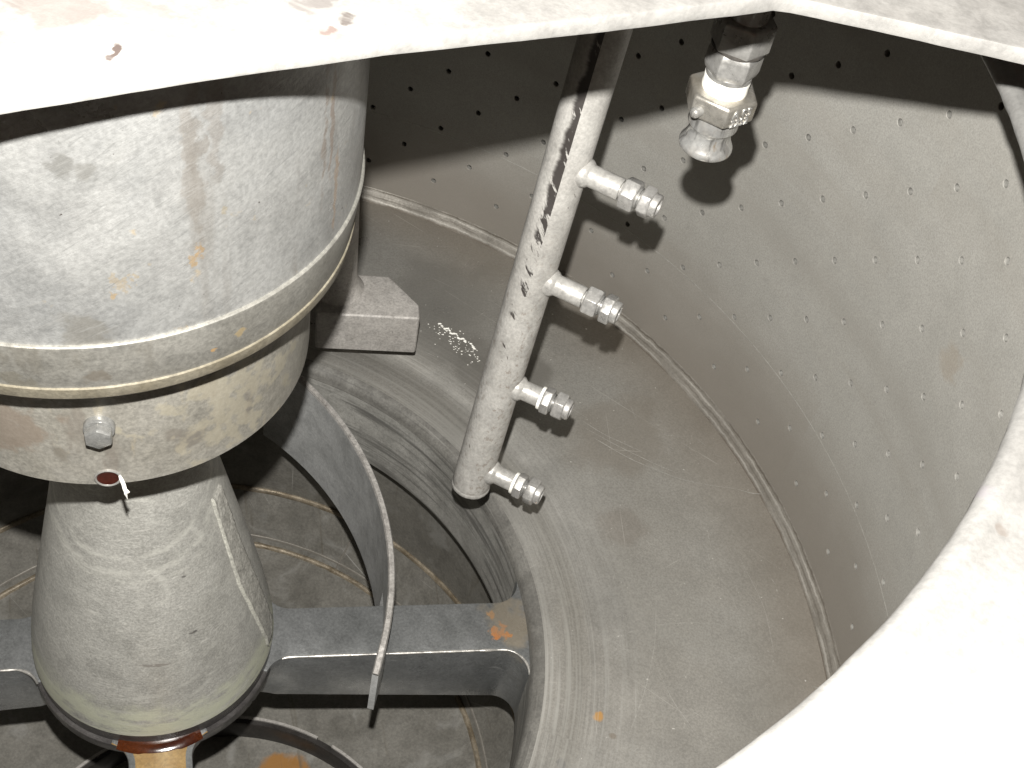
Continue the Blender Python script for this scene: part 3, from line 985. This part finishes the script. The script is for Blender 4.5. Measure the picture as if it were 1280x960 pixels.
ZS0, ZS1 = -0.205, -0.058
U0, U1 = 0.1665, 0.5368
for ang, hw in ((19.0, 0.040), (109.0, 0.040), (200.5, 0.040), (-66.0, 0.041)):
    out = spoke_outline(hw, 0.036, 0.036, U0, U1, radians(ang))
    sp = prism('spoke', out, ZS0, ZS1, M_SPOKE, basket, bevel=0.0035, seg=2)
    for v in sp.data.vertices:
        wv = v.co / S + Vector((0, 0, ZB))
        rr_ = hypot(wv.x, wv.y)
        if wv.z < -0.15 and rr_ < 0.225:
            k = min(1.0, (0.225 - rr_) / 0.07)
            v.co.x *= 1 - 0.24 * k
            v.co.y *= 1 - 0.24 * k
            v.co.z += 0.05 * k * S
    half = len(out) // 2
    side = out[half + 1:-1] if ang in (19.0,) else out[1:half - 1]
    if ang == 19.0:
        side = side[:-6]
    if ang in (19.0, 200.5):
        # dense points so that the rubbed edge is uneven
        dn = []
        for i in range(len(side) - 1):
            a, b = Vector(side[i]), Vector(side[i + 1])
            k = max(1, int((b - a).length / 0.006))
            dn += [tuple(a.lerp(b, j / k)) for j in range(k)]
        edge_strip('rubbed_edge', dn, ZS1 - 0.0012, M_EDGE, sp)
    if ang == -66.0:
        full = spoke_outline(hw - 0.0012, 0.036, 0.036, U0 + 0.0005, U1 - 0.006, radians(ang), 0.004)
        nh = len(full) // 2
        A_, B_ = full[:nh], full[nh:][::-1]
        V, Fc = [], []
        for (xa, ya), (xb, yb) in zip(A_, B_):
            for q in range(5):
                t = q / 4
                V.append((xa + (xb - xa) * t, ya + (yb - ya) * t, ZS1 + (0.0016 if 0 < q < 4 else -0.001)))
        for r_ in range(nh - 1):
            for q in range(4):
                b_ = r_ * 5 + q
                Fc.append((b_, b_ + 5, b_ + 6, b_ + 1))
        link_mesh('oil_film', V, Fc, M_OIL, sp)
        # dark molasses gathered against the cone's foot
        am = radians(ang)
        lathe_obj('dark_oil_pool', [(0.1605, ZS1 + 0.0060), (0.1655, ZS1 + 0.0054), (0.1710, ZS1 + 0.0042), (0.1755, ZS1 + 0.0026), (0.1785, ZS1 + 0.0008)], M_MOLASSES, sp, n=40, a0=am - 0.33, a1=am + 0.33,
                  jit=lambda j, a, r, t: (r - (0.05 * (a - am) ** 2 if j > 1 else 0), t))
hub = lathe_obj('hub', [(0.12, -0.0605), (0.1640, -0.0605), (0.1662, -0.0625), (0.1662, -0.0800), (0.125, -0.150), (0.10, -0.160), (0.0, -0.160)], M_HUB, basket, n=72)

# ---- cap ring on top of the basket
cp = [(1.03, 0.984), (0.80, 0.985), (0.7845, 0.986), (0.7785, 0.9885), (0.7764, 0.9915), (0.7762, 0.9940), (0.7775, 0.9975), (0.7810, 1.0010), (0.7870, 1.0030), (0.7925, 1.0025), (0.7955, 1.0010), (0.83, 1.0005), (1.03, 1.0), (1.03, 0.984)]


def cjit(j, a, r, t):
    q = mnoise.noise(Vector((cos(a) * 45, sin(a) * 45, j * 1.7)))
    return (r + 0.0007 * q, t + 0.0005 * q) if 1 < j < 11 else (r, t)


lathe_obj('cap_ring', cp, M_CAP, basket, n=360, jit=cjit, sharp=60)
# fixed deck outside the basket
deck = lathe_obj('casing_deck', [(1.045, 0.985), (1.045, 0.999), (1.6, 0.999), (1.6, 0.985)], M_CAP, None, n=96)
deck['kind'] = 'structure'

# ================================================================== SPINDLE CONE
cone = thing('spindle_cone', 'chalky grey cone with a rough raised stripe, standing in the hub under the big cylinder', 'spindle', (0, 0, -0.07))
cpf = [(0.0, 0.60), (0.060, 0.60), (0.062, 0.55), (0.080, 0.42), (0.1035, 0.30), (0.1255, 0.19), (0.1400, 0.12), (0.1520, 0.055), (0.1590, 0.010), (0.1625, -0.022), (0.1632, -0.040), (0.1618, -0.0500), (0.1560, -0.056), (0.1500, -0.070), (0.1200, -0.072), (0.0, -0.072)]


def interp_r(z):
    for (r1, z1), (r2, z2) in zip(cpf[1:], cpf[2:]):
        if z2 <= z <= z1:
            return r1 + (r2 - r1) * (z - z1) / (z2 - z1)
    return 0.1


body_c = [p for p in cpf if p[1] >= -0.0301] + [(0.1630, -0.0335)]
lathe_obj('cone_shell', body_c, M_CONE, cone, n=128, sharp=40)
lathe_obj('foot_ring', [(0.1610, -0.0330), (0.1624, -0.0342), (0.1618, -0.0560), (0.1605, -0.0575), (0.1500, -0.060), (0.1200, -0.060)], M_HUB, cone, n=96)
# dark oil lying between the foot and the front spoke
# raised deposit stripe running down the right flank
V, Fc = [], []
N, Wd = 60, 15
for i in range(N + 1):
    t = i / N
    z = 0.335 - 0.350 * t
    la = radians(-8.2 + 10.0 * max(0.0, (t - 0.5) / 0.5)) + 0.012 * mnoise.noise(Vector((t * 20, 1.0, 0)))
    ra = radians(8.4 + 6.5 * max(0.0, (t - 0.3) / 0.7) - 9.0 * max(0, t - 0.9) / 0.1) + 0.012 * mnoise.noise(Vector((t * 20, 5.0, 0)))
    for j in range(Wd + 1):
        s = j / Wd
        a = la + (ra - la) * s
        hgt = 0.0026 if 0.0 < s < 1.0 else -0.002
        if s in (1 / Wd, 1 - 1 / Wd):
            hgt = 0.0034
        hgt += 0.0012 * mnoise.noise(Vector((t * 45, s * 6, 9)))
        if i in (0, N):
            hgt = -0.002
        r = interp_r(z) + hgt
        V.append((r * cos(a), r * sin(a), z))
for i in range(N):
    for j in range(Wd):
        Fc.append((i * (Wd + 1) + j, (i + 1) * (Wd + 1) + j, (i + 1) * (Wd + 1) + j + 1, i * (Wd + 1) + j + 1))
fm = [1 if (q % Wd) in (0, 1, Wd - 1) else 0 for q in range(len(Fc))]
link_mesh('deposit_stripe', V, Fc, M_STRIPE, cone, mats=[M_STRIPE, M_DEPOSIT], fmat=fm)

# ================================================================== CURVED BLADE
blade_c, blade_r, bt = Vector((-0.1993, -0.0102)), 0.5240, 0.0090
blade = thing('curved_blade', 'curved grey steel blade with a pale worn top edge, ending above the right spoke', 'blade', (0.31, 0.05, -0.05))
NB = 90
aa = [radians(-0.6 + 68.6 * i / NB) for i in range(NB + 1)]
V, Fc, V2, F2 = [], [], [], []


def zbot(deg):
    if deg < 10.5:
        return -0.072 + 0.020 * max(0, deg) / 10.5
    if deg < 19.5:
        return -0.050
    return -0.158 if deg > 21.0 else -0.050 - 0.108 * (deg - 19.5) / 1.5


ZT = 0.050
for i, a in enumerate(aa):
    deg = math.degrees(a)
    zt = ZT
    if deg < 2.0:
        zt = ZT - 0.020 * (2.0 - deg) / 2.6 - 0.004 * (i % 2)
    for rr in (blade_r - bt, blade_r):
        x, y = blade_c.x + rr * cos(a), blade_c.y + rr * sin(a)
        q = 0.0006 * mnoise.noise(Vector((x * 90, y * 90, rr * 50)))
        V += [(x, y, zbot(deg)), (x, y, zt + q)]
for i in range(NB):
    b = i * 4
    n_ = b + 4
    Fc += [(b, b + 1, n_ + 1, n_), (b + 2, n_ + 2, n_ + 3, b + 3), (b, n_, n_ + 2, b + 2)]
Fc += [(0, 2, 3, 1), (NB * 4, NB * 4 + 1, NB * 4 + 3, NB * 4 + 2)]
link_mesh('blade_plate', V, Fc, M_BLADE, blade, sharp=30)
for i in range(NB + 1):
    b = i * 4
    p0, p1 = Vector(V[b + 1]), Vector(V[b + 3])
    d = (p1 - p0).normalized()
    q = 0.0007 * mnoise.noise(p0 * 120)
    V2 += [p0 - d * 0.0006 - Vector((0, 0, 0.0025)), p0 + d * 0.0012 + Vector((0, 0, 0.0016 + q)), p1 - d * 0.0012 + Vector((0, 0, 0.0016 - q)), p1 + d * 0.0006 - Vector((0, 0, 0.0025))]
for i in range(NB):
    for j in range(3):
        F2.append((i * 4 + j, i * 4 + j + 1, i * 4 + 5 + j, i * 4 + 4 + j))
F2 += [(0, 3, 2, 1), (NB * 4, NB * 4 + 1, NB * 4 + 2, NB * 4 + 3)]
link_mesh('top_edge', V2, F2, M_BLADE_EDGE, blade, sharp=50)

# ================================================================== VALVE BODY (big cylinder)
valve = thing('valve_cylinder', 'big brushed steel cylinder with a flange and a narrower ring below it', 'valve body', (0, 0, 0.568))
VC = (-0.0125, -0.0025, 0)
RC = (-0.0056, -0.0010, 0)
lathe_obj('cylinder_shell', [(0.0, 1.095), (0.2470, 1.095), (0.2478, 0.824), (0.2478, 0.815)], M_VALVE, valve, n=128, O=VC)
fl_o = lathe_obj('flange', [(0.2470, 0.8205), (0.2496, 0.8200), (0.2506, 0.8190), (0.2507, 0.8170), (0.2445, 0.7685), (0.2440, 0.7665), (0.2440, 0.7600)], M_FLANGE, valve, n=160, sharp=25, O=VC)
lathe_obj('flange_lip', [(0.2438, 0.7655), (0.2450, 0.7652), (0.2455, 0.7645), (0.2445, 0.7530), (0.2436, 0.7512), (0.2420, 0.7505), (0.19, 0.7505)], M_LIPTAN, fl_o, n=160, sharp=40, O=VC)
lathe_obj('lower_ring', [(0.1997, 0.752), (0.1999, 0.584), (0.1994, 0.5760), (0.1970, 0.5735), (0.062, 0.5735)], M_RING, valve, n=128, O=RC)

# hexagon bolt
BOLT, HOLE = (0.0688, -0.1863, 0.6640), (0.0695, -0.1861, 0.5870)
ba = Vector((BOLT[0], BOLT[1], 0))
ax = ba.normalized()
bO = Vector(BOLT) - ax * 0.001
bolt = lathe_obj('bolt', [(0.0, 0.0), (0.0135, 0.0), (0.0137, 0.0008), (0.0137, 0.0070), (0.0130, 0.0082), (0.0, 0.0082)], M_BOLT, valve, n=32, O=bO, axis=ax)
hexnut('bolt_head', bO, ax, 0.0075, 0.0185, 0.0132, M_BOLT, bolt, rot=radians(90), ch=0.25)
# drain hole with its bright lip
dax = (Vector((HOLE[0], HOLE[1], 0)) - Vector(RC)).normalized()
dC = Vector(HOLE) - dax * 0.0003
dr = lathe_obj('drain_hole', [(0.0125, -0.001), (0.0123, 0.0018), (0.0113, 0.0026), (0.0102, 0.0020), (0.0098, 0.0014)], M_CHROME, valve, n=32, O=dC, axis=dax)
lathe_obj('drain_bore', [(0.0100, 0.0016), (0.0080, 0.0012), (0.0, 0.0012)], M_DRAIN_BORE, dr, n=28, O=dC, axis=dax)  # flat dark red disc closes the hole, no recess behind it

# torn scrap of white tape hanging at the drain hole
scrap = thing('tape_scrap', 'tiny torn scrap of shiny white tape hanging below the drain hole', 'tape scrap', (0.083, -0.178, 0.575))
pts = [((0.0800, -0.1835, 0.592), 0.0010), ((0.0822, -0.1845, 0.5865), 0.0018), ((0.0842, -0.1855, 0.5805), 0.0018), ((0.0852, -0.1865, 0.5760), 0.0018), ((0.0870, -0.1865, 0.5720), 0.0026), ((0.0858, -0.1870, 0.5690), 0.0014), ((0.0860, -0.1865, 0.5650), 0.0008), ((0.0864, -0.1862, 0.5610), 0.0004)]
V, Fc = [], []
for i, (p, wd) in enumerate(pts):
    P = Vector(p)
    for s in (-1, 0, 1):
        for t in (0, 1):
            V.append(P + Vector((0.93, 0.34, 0)) * (s * wd) + Vector((0.3, -0.9, 0.2)) * (t * 0.0008 + (0.0010 if s == 0 else 0)))
for i in range(len(pts) - 1):
    b, n_ = i * 6, i * 6 + 6
    for s in (0, 2):
        Fc.append((b + s + 1, b + s + 3, n_ + s + 3, n_ + s + 1))
        Fc.append((b + s, n_ + s, n_ + s + 2, b + s + 2))
    Fc.append((b, b + 1, n_ + 1, n_))
    Fc.append((b + 4, n_ + 4, n_ + 5, b + 5))
link_mesh('tape', V, Fc, M_TAPE, scrap, smooth=False)

# ================================================================== DISCHARGE PLOUGH behind the cylinder
plow = thing('discharge_plough', 'grey painted foot with a cut corner on an upright rod behind the big cylinder', 'plough', (0.10, 0.55, 0.046))
fdir = Vector((0.2267 - 0.0735, 0.5553 - 0.5108)).normalized()
fn = Vector((-fdir.y, fdir.x))
p_r = Vector((0.2230, 0.5553))
p_l = p_r - fdir * 0.165
outl = [p_l, p_r, p_r + fdir * 0.0 + fn * 0.030, p_r - fdir * 0.048 + fn * 0.095, p_l + fn * 0.095]
prism('foot', [tuple(p) for p in outl], 0.046, 0.130, M_PLOW, plow, bevel=0.006, seg=3, jit=0.0006)
rodc = Vector((0.0775, 0.578))
lathe_obj('rod', [(0.0, 0.0), (0.044, 0.001), (0.037, 0.011), (0.033, 0.023), (0.0318, 0.038), (0.0315, 0.4), (0.0305, 0.973)], M_PLOW, plow, n=40, O=(rodc.x, rodc.y, 0.128), axis=(-0.037, 0, 1), sharp=50)

# ================================================================== SPRAY PIPE
P0, P1 = Vector((0.4082, 0.3450, 0.8230)), Vector((0.3752, 0.2620, 0.1265))
pax = (P1 - P0).normalized()
Ptop = P0 - pax * ((1.103 - 0.823) / abs(pax.z))
Lp = (P1 - Ptop).length
spray = thing('spray_pipe', 'long scratched silver pipe hanging down the middle with four nozzles on its right side', 'spray pipe', tuple(P1))
PR = 0.0272


def pipe_profile():
    pf = [(PR, 0.0)]
    for i in range(1, 40):
        pf.append((PR, Lp * i / 40))
    return pf + [(PR, Lp - 0.006), (PR - 0.0005, Lp - 0.0045)]


# angular position of the camera-facing line in the pipe's own basis
ex, ey, ez = basis(pax)
lathe_obj('pipe', pipe_profile(), M_PIPE, spray, n=48, O=Ptop, axis=pax, sharp=50)


def ejit(j, a, r, t):
    q = mnoise.noise(Vector((cos(a) * 4, sin(a) * 4, j * 2.0)))
    return r + 0.0010 * q, t + 0.0006 * q


lathe_obj('end_plug', [(PR - 0.0012, Lp - 0.008), (PR + 0.0006, Lp - 0.005), (PR + 0.0010, Lp - 0.001), (PR - 0.001, Lp + 0.0025), (PR - 0.006, Lp + 0.0035), (0.0, Lp + 0.0035)], M_STUB, spray, n=48, O=Ptop, axis=pax, jit=ejit, sharp=60)

NZ = [((0.4012, 0.3274, 0.6757), -17.0, 0.1207, 0, 'A'), ((0.3935, 0.3081, 0.5138), -14.7, 0.1192, 1, 'A'),
      ((0.3850, 0.2866, 0.3330), -11.5, 0.1052, 2, 'B'), ((0.3772, 0.2671, 0.1690), -13.5, 0.1074, 3, 'B')]
for P, an, L, idx, kind in NZ:
    P = Vector(P)
    d = Vector((cos(radians(an)), sin(radians(an)), 0))
    e0 = L - 0.1200
    sr = 0.0135
    # stub with the flared weld where it meets the pipe
    stub = lathe_obj('nozzle', [(0.0165, 0.012), (0.0172, 0.020), (0.0176, 0.0265), (0.0168, 0.0295), (0.0148, 0.0318), (sr, 0.0335), (sr, 0.040), (sr, 0.070 + e0), (sr - 0.0008, 0.0712 + e0), (0.0095, 0.0714 + e0), (0.0095, 0.076 + e0)],
                     M_STUB, spray, n=36, O=P, axis=d, sharp=40,
                     jit=lambda j, a, r, t: (r + (0.0013 * mnoise.noise(Vector((cos(a) * 5, sin(a) * 5, j * 1.3 + idx))) if j < 5 else 0), t))
    if kind == 'A':
        n1, n2, rr1, rr2 = (0.0740, 0.0925), (0.0975, 0.1110), 0.0198, 0.0192
    else:
        n1, n2, rr1, rr2 = (0.0760, 0.0885), (0.0930, 0.1080), 0.0188, 0.0198
        lathe_obj('thread_tape', [(0.0100, 0.0716 + e0), (0.0158, 0.0716 + e0), (0.0162, 0.0735 + e0), (0.0156, 0.0757 + e0), (0.0100, 0.0757 + e0)], M_TAPE, stub, n=30, O=P, axis=d,
                  jit=lambda j, a, r, t: (r, t + 0.0006 * mnoise.noise(Vector((cos(a) * 3, sin(a) * 3, j)))))
    rot = (0.62, 0.30, 0.62, 0.50)[idx]
    hexnut('lock_nut', P, d, n1[0] + e0, n1[1] + e0, rr1, M_NUT, stub, rot=rot)
    lathe_obj('neck', [(0.0118, n1[1] - 0.002 + e0), (0.0130, n1[1] + e0 + 0.0004), (0.0130, n1[1] + e0 + 0.0022), (0.0108, n1[1] + e0 + 0.0026), (0.0108, n2[0] + 0.002 + e0)], M_GALV, stub, n=30, O=P, axis=d)
    hexnut('nozzle_nut', P, d, n2[0] + e0, n2[1] + e0, rr2, M_NUT, stub, rot=rot + (0.35 if idx % 2 else 0.55))
    t1 = n2[1] + e0
    lathe_obj('nozzle_tip', [(0.0128, t1 - 0.001), (0.0142, t1), (0.0143, t1 + 0.0055), (0.0132, t1 + 0.0075), (0.0098, t1 + 0.0078), (0.0092, t1 + 0.0065), (0.0085, t1 + 0.002), (0.0, t1 + 0.001)], M_NUT, stub, n=32, O=P, axis=d)

# ================================================================== HOSE COUPLING
cx, cy = 0.535, 0.21
coup = thing('hose_coupling', 'shiny hose coupling with a white tape band, hanging right of the pipe', 'coupling', (cx, cy, 0.815))
UPV = (0, 0, 1)


def cl(name, prof, mat, n=48, parent=None, **kw):
    return lathe_obj(name, prof, mat, parent or coup, n=n, O=(cx, cy, 0), **kw)


cl('feed_pipe', [(0.0185, 1.103), (0.0185, 0.974), (0.0200, 0.970)], M_GALV)
ROT2 = radians(-62)


def hexz(name, z0_, z1_, r, mat, rot, parent=None, ch=0.12):
    ex_, ey_, ez_ = basis(UPV)
    # convert a world azimuth into the basis used by hexnut
    dv_ = Vector((cos(rot), sin(rot), 0))
    q = atan2(dv_.dot(ey_), dv_.dot(ex_))
    return hexnut(name, (cx, cy, 0), UPV, z0_, z1_, r, mat, parent or coup, rot=q, ch=ch)


hexz('upper_nut', 0.9475, 0.978, 0.0290, M_GALV, radians(-70), ch=0.06)
cl('gasket', [(0.022, 0.9495), (0.0258, 0.949), (0.0258, 0.9462), (0.022, 0.9455)], M_BORE)
hexz('lower_nut', 0.9190, 0.9460, 0.0266, M_GALV, radians(-58), ch=0.22)
cl('nut_shoulder', [(0.019, 0.921), (0.0222, 0.9195), (0.0222, 0.9135), (0.019, 0.912)], M_GALV)
cl('thread_tape', [(0.0180, 0.9165), (0.0218, 0.9160), (0.0225, 0.9140), (0.0221, 0.9080), (0.0227, 0.9030), (0.0220, 0.8995), (0.0180, 0.8990)], M_TAPE,
   jit=lambda j, a, r, t: (r + 0.0004 * mnoise.noise(Vector((cos(a) * 4, sin(a) * 4, j))), t + 0.0008 * mnoise.noise(Vector((cos(a) * 3, sin(a) * 3, j * 2)))))
collar = hexz('hex_collar', 0.8760, 0.9000, 0.0358, M_BRASSY, radians(-76.5), ch=0.10)
# adapter with the grooved waist
cl('cam_adapter', [(0.0200, 0.880), (0.0248, 0.8775), (0.0250, 0.8600), (0.0245, 0.8585), (0.0228, 0.8570), (0.0216, 0.8540), (0.0213, 0.8505), (0.0218, 0.8465), (0.0232, 0.8420), (0.0256, 0.8375), (0.0268, 0.8352), (0.0271, 0.8330), (0.0266, 0.8308), (0.0245, 0.8292), (0.0170, 0.8288), (0.0165, 0.845), (0.0, 0.845)], M_CHROME, n=64, sharp=45)
# pin on the collar's front-left side
pa = Vector((-0.0264, -0.0380, 0)).normalized()
lathe_obj('pin', [(0.0, 0.0420), (0.0026, 0.0416), (0.0046, 0.0402), (0.0054, 0.0380), (0.0054, 0.028), (0.0, 0.028)], M_CHROME, coup, n=24, O=(cx, cy, 0.8855), axis=pa, sharp=50)
# raised marks on one flat of the collar: A F5 over 2252
fa = radians(-46.5)
fnorm = Vector((cos(fa), sin(fa), 0))
ftan = Vector((-sin(fa), cos(fa), 0))
for txt, zc_, size, off in (('A F5', 0.8912, 0.0125, 0.0), ('2252', 0.8815, 0.0110, 0.0)):
    cu = bpy.data.curves.new('stamp', 'FONT')
    cu.body = txt
    cu.size = size * S
    cu.extrude = 0.0006 * S
    cu.bevel_depth = 0.0003 * S
    cu.align_x = 'CENTER'
    cu.align_y = 'CENTER'
    to = bpy.data.objects.new('stamp_tmp', cu)
    COL.objects.link(to)
    bpy.context.view_layer.update()
    me = bpy.data.meshes.new_from_object(to.evaluated_get(bpy.context.evaluated_depsgraph_get()))
    bpy.data.objects.remove(to)
    pos = Vector((cx, cy, zc_)) + fnorm * (0.0358 * cos(pi / 6) + 0.0003)
    R = Matrix((ftan, Vector((0, 0, 1)), fnorm)).transposed().to_4x4()
    R.translation = (pos - world_base(coup)) * S
    me.transform(R)
    me.materials.clear()
    me.materials.append(M_CHROME)
    so = bpy.data.objects.new('stamped_mark', me)
    COL.objects.link(so)
    so.parent = collar

# ================================================================== COVER PLATE
EDGE = [(-0.42, -0.760), (0.0799, -0.3415), (0.1119, -0.3154), (0.1952, -0.2458), (0.2915, -0.1717), (0.3269, -0.1468), (0.4223, -0.0813), (0.4948, -0.0279), (0.525, -0.0060), (0.5310, -0.0015), (0.5364, 0.0003), (0.5430, 0.0014), (0.5627, 0.0034), (0.6009, 0.0061), (0.7158, 0.0121), (0.7868, 0.0169), (1.30, 0.045)]
dn = []
for i in range(len(EDGE) - 1):
    a, b = Vector(EDGE[i]), Vector(EDGE[i + 1])
    k = max(1, int((b - a).length / 0.012))
    for j in range(k):
        p = a.lerp(b, j / k)
        q = 0.0009 * mnoise.noise(Vector((p.x * 30, p.y * 30, 2))) + 0.0006 * mnoise.noise(Vector((p.x * 120, p.y * 120, 4)))
        dn.append((p.x, p.y + q))
dn += [(1.30, 0.045), (1.30, 1.3), (-1.2, 1.3), (-1.2, -0.76)]
cover = prism('cover_plate', dn, 1.105, 1.118, M_COVER, None, bevel=0.0022, seg=2, base=(0, 0, 0))
cover['label'] = 'pale scuffed cover plate with a bent edge, lying across the top above the cylinder'
cover['category'] = 'cover plate'
